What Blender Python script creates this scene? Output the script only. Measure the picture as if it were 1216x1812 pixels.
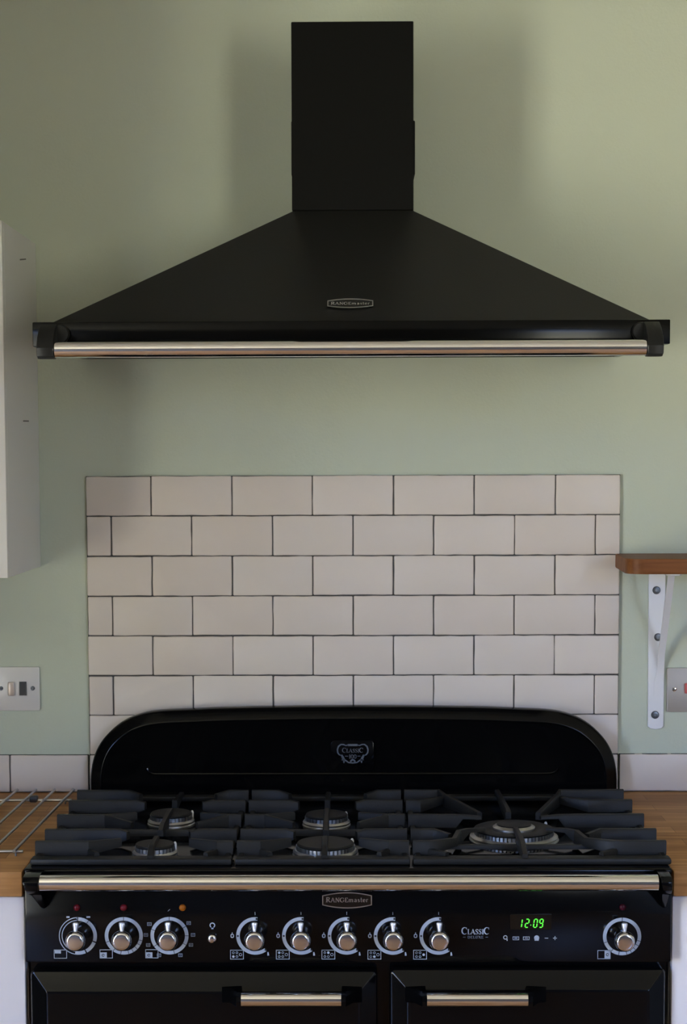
import bpy, bmesh, math, random
from mathutils import Vector, Matrix
random.seed(7)
S = bpy.context.scene
COL = S.collection
for o in list(bpy.data.objects): bpy.data.objects.remove(o)

# ------------------------------------------------------------------ camera
FPX, PPX, PPY = 2958.0, 586.33, 1029.15
cam = bpy.data.cameras.new('camera'); camo = bpy.data.objects.new('camera', cam); COL.objects.link(camo)
cam.sensor_fit = 'HORIZONTAL'; cam.sensor_width = 36.0; cam.lens = FPX * 36.0 / 1216.0
cam.shift_x = (608.0 - PPX) / 1216.0; cam.shift_y = (PPY - 906.0) / 1216.0
cam.clip_start = 0.05
yaw, pitch, roll = -0.01076, -0.07269, -0.00362
fw = Vector((math.sin(yaw) * math.cos(pitch), math.cos(yaw) * math.cos(pitch), math.sin(pitch)))
r0 = Vector((math.cos(yaw), -math.sin(yaw), 0)); u0 = r0.cross(fw)
rt = math.cos(roll) * r0 + math.sin(roll) * u0; up = -math.sin(roll) * r0 + math.cos(roll) * u0
m = Matrix.Identity(4)
for i in range(3):
    m[i][0], m[i][1], m[i][2] = rt[i], up[i], -fw[i]
m[0][3], m[1][3], m[2][3] = -0.0075, -3.1548, 1.5315
camo.matrix_world = m
S.camera = camo

# ------------------------------------------------------------------ view, sky, light
S.view_settings.view_transform = 'Standard'; S.view_settings.look = 'None'
S.view_settings.gamma = 1; S.view_settings.use_curve_mapping = False
S.view_settings.exposure = 0.0
SKY = 29.0
SKY_UP = (0.37, 0.63, 1.36); TREES = (0.68, 0.70, 0.62); GROUND = (0.98, 0.94, 0.74)
w = bpy.data.worlds.new('sky'); S.world = w; w.use_nodes = True
nt = w.node_tree; nt.nodes.clear()
tc = nt.nodes.new('ShaderNodeTexCoord'); sx = nt.nodes.new('ShaderNodeSeparateXYZ')
mr = nt.nodes.new('ShaderNodeMapRange'); mr.inputs[1].default_value = -1; mr.inputs[2].default_value = 1
cr = nt.nodes.new('ShaderNodeValToRGB'); bg = nt.nodes.new('ShaderNodeBackground'); wo = nt.nodes.new('ShaderNodeOutputWorld')
nt.links.new(tc.outputs['Generated'], sx.inputs[0]); nt.links.new(sx.outputs[2], mr.inputs[0])
nt.links.new(mr.outputs[0], cr.inputs[0]); nt.links.new(cr.outputs[0], bg.inputs[0]); nt.links.new(bg.outputs[0], wo.inputs[0])
e = cr.color_ramp.elements
e[0].position = 0.0; e[0].color = GROUND + (1,)
e[1].position = 1.0; e[1].color = SKY_UP + (1,)
for p_, c_ in ((0.455, GROUND), (0.48, TREES), (0.535, TREES), (0.565, SKY_UP)):
    k = e.new(p_); k.color = c_ + (1,)
bg.inputs[1].default_value = SKY

RX0, RX1, RY0, RZ1 = -2.2, 2.4, -4.4, 2.5
# windows: (wall, a0, a1, z0, z1)
WINDOWS = [('left', -3.55, -2.55, 0.05, 2.35),
           ('front', 1.65, 2.30, 0.90, 2.35)]
def portal(wall, a0, a1, z0, z1):
    l = bpy.data.lights.new('window_daylight', 'AREA'); l.shape = 'RECTANGLE'
    l.size = a1 - a0; l.size_y = z1 - z0
    l.cycles.is_portal = True
    o = bpy.data.objects.new('window_daylight', l); COL.objects.link(o)
    c, zc = (a0 + a1) / 2, (z0 + z1) / 2
    if wall == 'front': loc, d = (c, RY0 - 0.02, zc), Vector((0, 1, 0))
    elif wall == 'left': loc, d = (RX0 - 0.02, c, zc), Vector((1, 0, 0))
    else: loc, d = (RX1 + 0.02, c, zc), Vector((-1, 0, 0))
    o.location = loc; o.rotation_euler = d.to_track_quat('-Z', 'Z').to_euler()
for wdw in WINDOWS: portal(*wdw)

# ------------------------------------------------------------------ materials
def srgb(r, g, b):
    f = lambda c: (c / 255 / 12.92) if c / 255 <= 0.04045 else ((c / 255 + 0.055) / 1.055) ** 2.4
    return (f(r), f(g), f(b))
def mat(name, col, rough=0.5, metal=0.0, spec=0.5, coat=0.0, bump=None, vary=None, emit=None, rvary=None):
    M = bpy.data.materials.new(name); M.use_nodes = True
    t = M.node_tree; b = t.nodes['Principled BSDF']
    b.inputs['Base Color'].default_value = tuple(col) + (1,)
    b.inputs['Roughness'].default_value = rough; b.inputs['Metallic'].default_value = metal
    b.inputs['Specular IOR Level'].default_value = spec; b.inputs['Coat Weight'].default_value = coat
    b.inputs['Coat Roughness'].default_value = 0.05
    tcn = t.nodes.new('ShaderNodeTexCoord')
    if bump:
        n = t.nodes.new('ShaderNodeTexNoise'); n.inputs['Scale'].default_value = bump[0]; n.inputs['Detail'].default_value = 4
        bn = t.nodes.new('ShaderNodeBump'); bn.inputs['Strength'].default_value = bump[1]; bn.inputs['Distance'].default_value = bump[2]
        t.links.new(tcn.outputs['Object'], n.inputs['Vector']); t.links.new(n.outputs[0], bn.inputs['Height'])
        t.links.new(bn.outputs[0], b.inputs['Normal'])
    if vary:
        n = t.nodes.new('ShaderNodeTexNoise'); n.inputs['Scale'].default_value = vary[0]; n.inputs['Detail'].default_value = 5
        mx = t.nodes.new('ShaderNodeMix'); mx.data_type = 'RGBA'
        mx.inputs[6].default_value = tuple(col) + (1,); mx.inputs[7].default_value = tuple(vary[1]) + (1,)
        t.links.new(tcn.outputs['Object'], n.inputs['Vector']); t.links.new(n.outputs[0], mx.inputs[0])
        t.links.new(mx.outputs[2], b.inputs['Base Color'])
    if rvary:
        n = t.nodes.new('ShaderNodeTexNoise'); n.inputs['Scale'].default_value = rvary[0]
        mr_ = t.nodes.new('ShaderNodeMapRange'); mr_.inputs[3].default_value = rvary[1]; mr_.inputs[4].default_value = rvary[2]
        t.links.new(tcn.outputs['Object'], n.inputs['Vector']); t.links.new(n.outputs[0], mr_.inputs[0])
        t.links.new(mr_.outputs[0], b.inputs['Roughness'])
    if emit:
        b.inputs['Emission Color'].default_value = tuple(emit[0]) + (1,); b.inputs['Emission Strength'].default_value = emit[1]
    return M

def oak_mat(name, tones, row=0.042, length=0.42, rough=0.45, axis='XY', gscale=1.0, spec=0.5):
    M = bpy.data.materials.new(name); M.use_nodes = True
    t = M.node_tree; b = t.nodes['Principled BSDF']; N = t.nodes.new; L = t.links.new
    tcn = N('ShaderNodeTexCoord'); mp = N('ShaderNodeMapping'); L(tcn.outputs['Object'], mp.inputs[0])
    if axis == 'YX': mp.inputs['Rotation'].default_value = (0, 0, math.pi / 2)
    br = N('ShaderNodeTexBrick'); L(mp.outputs[0], br.inputs['Vector'])
    br.inputs['Scale'].default_value = 1.0; br.inputs['Mortar Size'].default_value = 0.0004; br.inputs['Mortar Smooth'].default_value = 0.3
    br.inputs['Brick Width'].default_value = length; br.inputs['Row Height'].default_value = row; br.inputs['Bias'].default_value = 0.0
    br.inputs['Color1'].default_value = tuple(tones[0]) + (1,); br.inputs['Color2'].default_value = tuple(tones[1]) + (1,)
    br.inputs['Mortar'].default_value = tuple(tones[2]) + (1,)
    mp2 = N('ShaderNodeMapping'); mp2.inputs['Scale'].default_value = (6 * gscale, 90 * gscale, 90 * gscale); L(mp.outputs[0], mp2.inputs[0])
    n = N('ShaderNodeTexNoise'); n.inputs['Scale'].default_value = 1.0; n.inputs['Detail'].default_value = 6; n.inputs['Distortion'].default_value = 0.6
    L(mp2.outputs[0], n.inputs['Vector'])
    mx = N('ShaderNodeMix'); mx.data_type = 'RGBA'; mx.blend_type = 'MULTIPLY'; mx.inputs[0].default_value = 0.75
    rp = N('ShaderNodeValToRGB'); rp.color_ramp.elements[0].position = 0.3; rp.color_ramp.elements[0].color = (0.45, 0.38, 0.30, 1)
    rp.color_ramp.elements[1].position = 0.7; rp.color_ramp.elements[1].color = (1, 1, 1, 1)
    L(n.outputs[0], rp.inputs[0]); L(br.outputs['Color'], mx.inputs[6]); L(rp.outputs[0], mx.inputs[7]); L(mx.outputs[2], b.inputs['Base Color'])
    bn = N('ShaderNodeBump'); bn.inputs['Strength'].default_value = 0.15; bn.inputs['Distance'].default_value = 0.0006
    L(n.outputs[0], bn.inputs['Height']); L(bn.outputs[0], b.inputs['Normal'])
    b.inputs['Roughness'].default_value = rough; b.inputs['Specular IOR Level'].default_value = spec
    return M

def tile_mat():
    M = bpy.data.materials.new('cream_tile_glaze'); M.use_nodes = True
    t = M.node_tree; b = t.nodes['Principled BSDF']; N = t.nodes.new; L = t.links.new
    g = N('ShaderNodeNewGeometry'); cr_ = N('ShaderNodeValToRGB')
    els = cr_.color_ramp.elements
    els[0].position = 0; els[0].color = (0.585, 0.515, 0.440, 1); els[1].position = 1; els[1].color = (0.635, 0.57, 0.495, 1)
    k_ = els.new(0.5); k_.color = (0.605, 0.545, 0.475, 1)
    L(g.outputs['Random Per Island'], cr_.inputs[0])
    tcn = N('ShaderNodeTexCoord'); n = N('ShaderNodeTexNoise'); n.inputs['Scale'].default_value = 14; n.inputs['Detail'].default_value = 3
    L(tcn.outputs['Object'], n.inputs['Vector'])
    mx = N('ShaderNodeMix'); mx.data_type = 'RGBA'; mx.inputs[0].default_value = 0.0
    mx.inputs[7].default_value = (0.66, 0.57, 0.50, 1)
    sc = N('ShaderNodeMath'); sc.operation = 'MULTIPLY'; sc.inputs[1].default_value = 0.5
    L(n.outputs[0], sc.inputs[0]); L(sc.outputs[0], mx.inputs[0]); L(cr_.outputs[0], mx.inputs[6]); L(mx.outputs[2], b.inputs['Base Color'])
    n2 = N('ShaderNodeTexNoise'); n2.inputs['Scale'].default_value = 30; L(tcn.outputs['Object'], n2.inputs['Vector'])
    bn = N('ShaderNodeBump'); bn.inputs['Strength'].default_value = 0.25; bn.inputs['Distance'].default_value = 0.0025
    L(n2.outputs[0], bn.inputs['Height']); L(bn.outputs[0], b.inputs['Normal'])
    b.inputs['Roughness'].default_value = 0.42
    return M

M = {}
M['paint'] = mat('sage_green_paint', (0.50, 0.54, 0.43), 0.75, bump=(190, 0.35, 0.0012), spec=0.3)
M['paint2'] = mat('stone_wall_paint', (0.26, 0.26, 0.24), 0.8)
M['paint3'] = mat('dark_wall_paint', (0.085, 0.078, 0.08), 0.8)
M['paint4'] = mat('pale_wall_paint', (0.50, 0.49, 0.46), 0.8)
M['ceiling'] = mat('white_ceiling_paint', (0.72, 0.71, 0.67), 0.9)
M['floor'] = oak_mat('laminate_floor', [(0.48, 0.25, 0.105), (0.40, 0.195, 0.075), (0.06, 0.03, 0.015)], row=0.19, length=1.2, rough=0.32, axis='YX', gscale=0.3)
M['skirt'] = mat('white_gloss_woodwork', (0.72, 0.71, 0.68), 0.35)
M['tile'] = tile_mat()
M['grout'] = mat('dark_grout', (0.045, 0.042, 0.04), 0.9, vary=(60, (0.075, 0.07, 0.065)))
M['enamel'] = mat('black_enamel', (0.0022, 0.0022, 0.0024), 0.13, spec=0.18, bump=(9, 0.03, 0.0015))
M['hoodblack'] = mat('satin_black_paint', (0.0065, 0.0066, 0.0058), 0.42, spec=0.33, bump=(420, 0.12, 0.0006))
M['rimblack'] = mat('gloss_black_rim', (0.002, 0.002, 0.002), 0.15, spec=0.1)
M['ductblack'] = mat('matt_black_duct_paint', (0.003, 0.003, 0.0026), 0.5, spec=0.10)
M['iron'] = mat('cast_iron_enamel', (0.0135, 0.0130, 0.0118), 0.5, spec=0.26, bump=(350, 0.35, 0.0008), vary=(40, (0.0098, 0.0094, 0.0086)))
M['cap'] = mat('black_burner_cap', (0.005, 0.005, 0.0055), 0.5, spec=0.25)
M['alu'] = mat('burner_aluminium', (0.50, 0.50, 0.50), 0.33, metal=1.0, rvary=(60, 0.25, 0.5))
M['chrome'] = mat('polished_chrome', (0.90, 0.885, 0.87), 0.09, metal=1.0)
M['knob'] = mat('chrome_knob', (0.72, 0.72, 0.73), 0.14, metal=1.0)
M['pointer'] = mat('satin_chrome_pointer', (0.92, 0.92, 0.93), 0.42, metal=0.85)
M['print'] = mat('grey_white_print', (0.36, 0.395, 0.45), 0.5)
M['printdim'] = mat('grey_print', (0.16, 0.18, 0.22), 0.5)
M['silver'] = mat('silver_badge_metal', (0.55, 0.55, 0.55), 0.28, metal=1.0)
M['emblem'] = mat('grey_emblem_print', (0.085, 0.095, 0.115), 0.5)
M['red'] = mat('red_lens', (0.11, 0.004, 0.008), 0.35, spec=0.2)
M['darkred'] = mat('dark_red_lens', (0.035, 0.001, 0.006), 0.35, spec=0.2)
M['amber'] = mat('amber_lens', (0.30, 0.085, 0.004), 0.35, spec=0.2)
M['glass'] = mat('black_display_glass', (0.004, 0.004, 0.004), 0.08)
M['digit'] = mat('green_digit_light', (0.02, 0.3, 0.02), 0.5, emit=((0.12, 1.0, 0.05), 1.1))
M['melamine'] = mat('white_melamine', (0.74, 0.73, 0.69), 0.5)
M['melbase'] = mat('white_base_unit_paint', (0.76, 0.70, 0.65), 0.4)
M['slot'] = mat('fixing_mark_grey', (0.16, 0.15, 0.14), 0.7)
M['oak'] = oak_mat('oiled_oak_worktop', [(0.62, 0.33, 0.125), (0.42, 0.20, 0.066), (0.18, 0.085, 0.03)], row=0.045, length=0.5, rough=0.55, spec=0.22)
M['shelf'] = oak_mat('oiled_wood_shelf', [(0.24, 0.088, 0.024), (0.20, 0.072, 0.018), (0.06, 0.025, 0.01)], row=0.4, length=3, rough=0.5, spec=0.2)
M['whitemetal'] = mat('white_coated_metal', (0.70, 0.70, 0.71), 0.35)
M['steel'] = mat('dull_steel_plate', (0.40, 0.37, 0.33), 0.5, metal=0.5)
M['platewhite'] = mat('satin_plate', (0.70, 0.68, 0.64), 0.3, metal=0.25)
M['screw'] = mat('steel_screw', (0.15, 0.16, 0.17), 0.4, metal=1.0)
M['screwhole'] = mat('dark_screw_recess', (0.02, 0.02, 0.022), 0.6)
M['blackplastic'] = mat('black_plastic', (0.02, 0.02, 0.021), 0.4)
M['brass'] = mat('cream_metal_rocker', (0.55, 0.46, 0.38), 0.35, metal=0.4)
M['redrocker'] = mat('red_rocker', (0.5, 0.10, 0.09), 0.4)
M['wire'] = mat('dull_chromed_wire', (0.45, 0.44, 0.42), 0.32, metal=1.0)
M['void'] = mat('dark_gap', (0.004, 0.004, 0.004), 0.8)

# ------------------------------------------------------------------ mesh helpers
class MB:
    def __init__(s): s.bm = bmesh.new(); s.mi = 0
    def _tag(s, faces):
        for f in faces: f.material_index = s.mi
    def box(s, x0, x1, y0, y1, z0, z1, bev=0.0, seg=2, only=None):
        vs = [s.bm.verts.new((x, y, z)) for x in (x0, x1) for y in (y0, y1) for z in (z0, z1)]
        q = [(0, 1, 3, 2), (4, 6, 7, 5), (0, 4, 5, 1), (2, 3, 7, 6), (0, 2, 6, 4), (1, 5, 7, 3)]
        fs = [s.bm.faces.new([vs[i] for i in f]) for f in q]
        s._tag(fs)
        if bev > 0:
            es = {e for f in fs for e in f.edges}
            if only: es = {e for e in es if only(e)}
            r = bmesh.ops.bevel(s.bm, geom=list(es), offset=bev, segments=seg, profile=0.5, affect='EDGES', clamp_overlap=True)
            s._tag(r['faces'])
        return s
    def prism(s, pts, axis, a0, a1, bev=0.0, seg=2):
        """polygon pts (2D) extruded along axis: 'x': pts=(y,z); 'y': pts=(x,z); 'z': pts=(x,y)"""
        def P(p, a): return {'x': (a, p[0], p[1]), 'y': (p[0], a, p[1]), 'z': (p[0], p[1], a)}[axis]
        A = [s.bm.verts.new(P(p, a0)) for p in pts]; B = [s.bm.verts.new(P(p, a1)) for p in pts]
        n = len(pts); fs = [s.bm.faces.new(A), s.bm.faces.new(B[::-1])]
        for i in range(n): fs.append(s.bm.faces.new((A[i], B[i], B[(i + 1) % n], A[(i + 1) % n])))
        s._tag(fs)
        if bev > 0:
            es = {e for f in fs[:2] for e in f.edges}
            r = bmesh.ops.bevel(s.bm, geom=list(es), offset=bev, segments=seg, profile=0.5, affect='EDGES', clamp_overlap=True)
            s._tag(r['faces'])
        return s
    def lathe(s, prof, c, axis='z', n=40, cap=True):
        """prof: list of (radius, height along axis)"""
        c = Vector(c); rings = []
        D = {'z': (Vector((1, 0, 0)), Vector((0, 1, 0)), Vector((0, 0, 1))), '-y': (Vector((1, 0, 0)), Vector((0, 0, 1)), Vector((0, -1, 0))),
             'x': (Vector((0, 1, 0)), Vector((0, 0, 1)), Vector((1, 0, 0)))}[axis]
        for r, h in prof:
            rings.append([s.bm.verts.new(c + D[0] * r * math.cos(2 * math.pi * i / n) + D[1] * r * math.sin(2 * math.pi * i / n) + D[2] * h) for i in range(n)])
        fs = []
        for a, b in zip(rings, rings[1:]):
            for i in range(n): fs.append(s.bm.faces.new((a[i], a[(i + 1) % n], b[(i + 1) % n], b[i])))
        if cap:
            fs.append(s.bm.faces.new(rings[0][::-1])); fs.append(s.bm.faces.new(rings[-1]))
        s._tag(fs); return s
    def tube(s, pts, r, n=12, closed=False):
        pts = [Vector(p) for p in pts]; rings = []; N = len(pts)
        for i, p in enumerate(pts):
            if closed: d = (pts[(i + 1) % N] - pts[i - 1]).normalized()
            else: d = (pts[min(i + 1, N - 1)] - pts[max(i - 1, 0)]).normalized()
            a = Vector((0, 0, 1)) if abs(d.z) < 0.9 else Vector((1, 0, 0))
            u = d.cross(a).normalized(); v = d.cross(u).normalized()
            rr = r[i] if isinstance(r, (list, tuple)) else r
            rings.append([s.bm.verts.new(p + u * rr * math.cos(2 * math.pi * k / n) + v * rr * math.sin(2 * math.pi * k / n)) for k in range(n)])
        fs = []
        pairs = list(zip(rings, rings[1:])) + ([(rings[-1], rings[0])] if closed else [])
        for a, b in pairs:
            for i in range(n): fs.append(s.bm.faces.new((a[i], a[(i + 1) % n], b[(i + 1) % n], b[i])))
        if not closed:
            fs.append(s.bm.faces.new(rings[0][::-1])); fs.append(s.bm.faces.new(rings[-1]))
        s._tag(fs); return s
    def loft(s, loops, caps=True):
        """list of closed loops with equal vertex counts"""
        R = [[s.bm.verts.new(p) for p in l] for l in loops]; n = len(R[0]); fs = []
        for a, b in zip(R, R[1:]):
            for i in range(n): fs.append(s.bm.faces.new((a[i], a[(i + 1) % n], b[(i + 1) % n], b[i])))
        if caps: fs.append(s.bm.faces.new(R[0][::-1])); fs.append(s.bm.faces.new(R[-1]))
        s._tag(fs); return s
    def stroke(s, pts, wd, y, th=0.0003, M2=None, closed=False):
        """flat painted line in a plane facing -y through points (x,z); M2 maps (x,z)->Vector"""
        f = M2 or (lambda x, z: Vector((x, y, z)))
        P = [Vector((p[0], p[1])) for p in pts]; N = len(P); L, R = [], []
        for i in range(N):
            if closed: a, b = P[i] - P[i - 1], P[(i + 1) % N] - P[i]
            else: a, b = P[i] - P[max(i - 1, 0)], P[min(i + 1, N - 1)] - P[i]
            if a.length < 1e-9: a = b
            if b.length < 1e-9: b = a
            a.normalize(); b.normalize(); t_ = a + b
            if t_.length < 1e-6: t_ = a.copy()
            t_.normalize(); nrm = Vector((-t_.y, t_.x)); c_ = max(0.5, nrm.dot(Vector((-a.y, a.x))))
            ww = (wd[i] if isinstance(wd, (list, tuple)) else wd) / 2 / c_
            L.append(P[i] + nrm * ww); R.append(P[i] - nrm * ww)
        A = [s.bm.verts.new(f(p.x, p.y)) for p in L]; B = [s.bm.verts.new(f(p.x, p.y)) for p in R]
        fs = []
        for i in range(N if closed else N - 1):
            j = (i + 1) % N; fs.append(s.bm.faces.new((A[i], B[i], B[j], A[j])))
        s._tag(fs); return s
    def poly(s, pts, y, M2=None):
        f = M2 or (lambda x, z: Vector((x, y, z)))
        s._tag([s.bm.faces.new([s.bm.verts.new(f(*p)) for p in pts])]); return s
    def build(s, name, m, parent=None, angle=32, flat=False):
        bm = s.bm
        if not flat: bmesh.ops.recalc_face_normals(bm, faces=bm.faces)
        xs = [v.co for v in bm.verts]
        lo = Vector([min(c[i] for c in xs) for i in range(3)]); hi = Vector([max(c[i] for c in xs) for i in range(3)]); c = (lo + hi) / 2
        bmesh.ops.translate(bm, vec=-c, verts=bm.verts)
        me = bpy.data.meshes.new(name); bm.to_mesh(me); bm.free()
        for mm in (m if isinstance(m, (list, tuple)) else [m]): me.materials.append(mm)
        if not flat:
            me.polygons.foreach_set('use_smooth', [True] * len(me.polygons)); me.set_sharp_from_angle(angle=math.radians(angle))
        o = bpy.data.objects.new(name, me); COL.objects.link(o)
        o['w'] = tuple(c)
        if parent is not None:
            o.parent = parent; o.location = c - Vector(parent['w'])
        else: o.location = c
        return o
def thing(name, label, cat, loc, group=None):
    o = bpy.data.objects.new(name, None); COL.objects.link(o); o.location = loc; o['w'] = tuple(loc); o.empty_display_size = 0.05
    o['label'] = label; o['category'] = cat
    if group: o['group'] = group
    return o
def tag(o, label, cat, group=None):
    o['label'] = label; o['category'] = cat
    if group: o['group'] = group
    return o
def struct(o): o['kind'] = 'structure'; return o
def arc(cx, cz, r, a0, a1, n, rz=None):
    rz = rz or r
    return [(cx + r * math.cos(math.radians(a0 + (a1 - a0) * i / n)), cz + rz * math.sin(math.radians(a0 + (a1 - a0) * i / n))) for i in range(n + 1)]
def rrect(x0, x1, z0, z1, r, n=6):
    return arc(x1 - r, z1 - r, r, 0, 90, n) + arc(x0 + r, z1 - r, r, 90, 180, n) + arc(x0 + r, z0 + r, r, 180, 270, n) + arc(x1 - r, z0 + r, r, 270, 360, n)

# stroke lettering: unit-height serif capitals; thick (T) and thin (t) strokes
T, t_ = 0.17, 0.075
def _serif(x, z, w_=0.26): return ([(x - w_ / 2, z), (x + w_ / 2, z)], 0.07)
GLY = {
 'C': (0.78, [(arc(0.42, 0.5, 0.36, 48, 312, 16, 0.47), [0.06, .07, .08, .1, .12, .15, .17, .18, .19, .18, .17, .15, .12, .1, .08, .07, 0.06]), ([(0.68, 0.98), (0.68, 0.68)], 0.06)]),
 'L': (0.64, [([(0.2, 0), (0.2, 1)], T), ([(0.06, 0.035), (0.6, 0.035)], 0.07), ([(0.58, 0), (0.58, 0.28)], 0.06), _serif(0.2, 0.965, 0.32)]),
 'A': (0.84, [([(0.1, 0), (0.42, 1)], t_), ([(0.40, 1), (0.72, 0)], T), ([(0.22, 0.33), (0.6, 0.33)], 0.06), _serif(0.1, 0.035, 0.22), _serif(0.72, 0.035, 0.28)]),
 'S': (0.62, [([(0.5, 0.8), (0.42, 0.94), (0.28, 0.96), (0.14, 0.86), (0.13, 0.7), (0.25, 0.57), (0.4, 0.45), (0.5, 0.3), (0.45, 0.12), (0.3, 0.04), (0.16, 0.06), (0.09, 0.2)], [.06, .06, .07, .09, .12, .16, .18, .14, .1, .07, .06, .06]), ([(0.51, 0.98), (0.51, 0.7)], 0.05), ([(0.08, 0.02), (0.08, 0.3)], 0.05)]),
 'I': (0.38, [([(0.19, 0), (0.19, 1)], T), _serif(0.19, 0.965, 0.32), _serif(0.19, 0.035, 0.32)]),
 'R': (0.76, [([(0.19, 0), (0.19, 1)], T), ([(0.19, 0.965), (0.42, 0.96), (0.56, 0.86), (0.57, 0.66), (0.44, 0.52), (0.19, 0.5)], [.07, .08, .14, .14, .08, .07]), ([(0.36, 0.5), (0.66, 0.02)], T), _serif(0.17, 0.035, 0.32)]),
 'N': (0.86, [([(0.16, 0), (0.16, 1)], t_), ([(0.16, 0.98), (0.68, 0.02)], T), ([(0.68, 0), (0.68, 1)], t_), _serif(0.16, 0.035, 0.24), _serif(0.68, 0.965, 0.24)]),
 'G': (0.84, [(arc(0.42, 0.5, 0.36, 48, 320, 16, 0.47), [0.06, .07, .08, .1, .12, .15, .17, .18, .19, .18, .17, .15, .12, .1, .08, .07, 0.07]), ([(0.69, 0.1), (0.69, 0.45)], 0.14), _serif(0.66, 0.45, 0.28), ([(0.68, 0.98), (0.68, 0.7)], 0.06)]),
 'E': (0.68, [([(0.19, 0), (0.19, 1)], T), ([(0.08, 0.965), (0.58, 0.965)], 0.07), ([(0.08, 0.035), (0.6, 0.035)], 0.07), ([(0.19, 0.5), (0.46, 0.5)], 0.06), ([(0.57, 0.98), (0.57, 0.74)], 0.06), ([(0.59, 0.02), (0.59, 0.28)], 0.06)]),
 'D': (0.84, [([(0.19, 0), (0.19, 1)], T), ([(0.1, 0.965), (0.4, 0.95), (0.62, 0.8), (0.68, 0.5), (0.62, 0.2), (0.4, 0.05), (0.1, 0.035)], [.07, .09, .15, .18, .15, .09, .07])]),
 'U': (0.82, [([(0.2, 1), (0.2, 0.3), (0.28, 0.09), (0.44, 0.03), (0.6, 0.1), (0.66, 0.3), (0.66, 1)], [.17, .17, .13, .08, .07, .075, .075]), _serif(0.2, 0.965, 0.3), _serif(0.66, 0.965, 0.22)]),
 'X': (0.8, [([(0.14, 1), (0.66, 0)], T), ([(0.66, 1), (0.12, 0)], t_), _serif(0.14, 0.965, 0.24), _serif(0.66, 0.035, 0.24)]),
 'm': (1.0, [([(0.15, 0), (0.15, .68)], .14), ([(0.15, .5), (.28, .66), (.42, .6), (.46, .45), (.46, 0)], [.06, .08, .12, .14, .14]), ([(0.46, .5), (.6, .66), (.74, .6), (.78, .45), (.78, 0)], [.06, .08, .12, .14, .14])]),
 'a': (0.62, [([(.12, .55), (.26, .66), (.4, .6), (.44, .45), (.44, .02)], [.08, .08, .12, .14, .14]), ([(.44, .38), (.22, .34), (.13, .18), (.22, .05), (.36, .08), (.44, .2)], [.06, .08, .13, .08, .07, .06])]),
 's': (0.5, [([(.4, .54), (.28, .66), (.14, .58), (.16, .44), (.34, .3), (.4, .15), (.26, .03), (.09, .14)], [.06, .07, .1, .13, .14, .11, .07, .06])]),
 't': (0.44, [([(.2, 1.0), (.2, .15), (.28, .03), (.4, .1)], [.14, .14, .09, .05]), ([(.05, .64), (.4, .64)], 0.07)]),
 'e': (0.58, [([(.12, .36), (.46, .38), (.42, .58), (.28, .66), (.14, .54), (.11, .34), (.16, .12), (.3, .04), (.46, .16)], [.05, .06, .1, .08, .12, .15, .12, .08, .05])]),
 'r': (0.48, [([(.15, 0), (.15, .68)], .14), ([(.15, .46), (.28, .64), (.42, .62)], [.06, .09, .13])]),
 '1': (0.42, [([(.21, 0), (.21, 1)], T), ([(.21, .98), (.08, .84)], .07), _serif(.21, .035, .32)]),
 '0': (0.7, [(arc(.34, .5, .25, 0, 345, 14, .46), [.18, .17, .12, .07, .07, .12, .17, .18, .17, .12, .07, .07, .12, .17, .18])]),
}
def write(mb, text, cx, cz, h, y, width=None, big=None, bold=1.0, M2=None, slant=0):
    """lettering centred at cx, base line cz; big: dict index->height factor"""
    big = big or {}
    tot = sum(GLY[c][0] * big.get(i, 1.0) for i, c in enumerate(text))
    sx_ = (width / tot) if width else h
    x = cx - tot * sx_ / 2
    for i, c in enumerate(text):
        f = big.get(i, 1.0); wd_, strokes = GLY[c]
        for pts, ww in strokes:
            sc_ = (sx_ + h) / 2 * f * bold
            P = [(x + px * sx_ * f + slant * pz * h * f, cz + pz * h * f) for px, pz in pts]
            mb.stroke(P, [v * sc_ for v in ww] if isinstance(ww, list) else ww * sc_, y, M2=M2)
        x += wd_ * sx_ * f

# ------------------------------------------------------------------ room shell
mb = MB(); mb.box(RX0, RX1, RY0, 0.0, -0.1, 0.0); struct(mb.build('floor', M['floor']))
mb = MB(); mb.box(RX0 - .25, RX1 + .25, RY0 - .25, 0.15, RZ1, RZ1 + 0.1); struct(mb.build('ceiling', M['ceiling']))
mb = MB(); mb.box(RX0 - .25, RX1 + .25, 0.0, 0.15, -0.1, RZ1); struct(mb.build('wall_back', M['paint']))
def wall_open(name, wall):
    ws = sorted([x for x in WINDOWS if x[0] == wall], key=lambda x: x[1]); mb = MB()
    if wall == 'front': a, b = RX0 - .25, RX1 + .25
    else: a, b = RY0, 0.0
    def B(a0, a1, z0, z1):
        if wall == 'front': mb.box(a0, a1, RY0 - .25, RY0, z0, z1)
        elif wall == 'left': mb.box(RX0 - .25, RX0, a0, a1, z0, z1)
        else: mb.box(RX1, RX1 + .25, a0, a1, z0, z1)
    p = a
    for _, a0, a1, z0, z1 in ws:
        B(p, a0, -0.1, RZ1); B(a0, a1, -0.1, z0); B(a0, a1, z1, RZ1); p = a1
    B(p, b, -0.1, RZ1)
    struct(mb.build(name, {'front': M['paint3'], 'left': M['paint2'], 'right': M['paint4']}[wall]))
for n_, w_ in (('wall_front', 'front'), ('wall_left', 'left'), ('wall_right', 'right')): wall_open(n_, w_)
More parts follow.
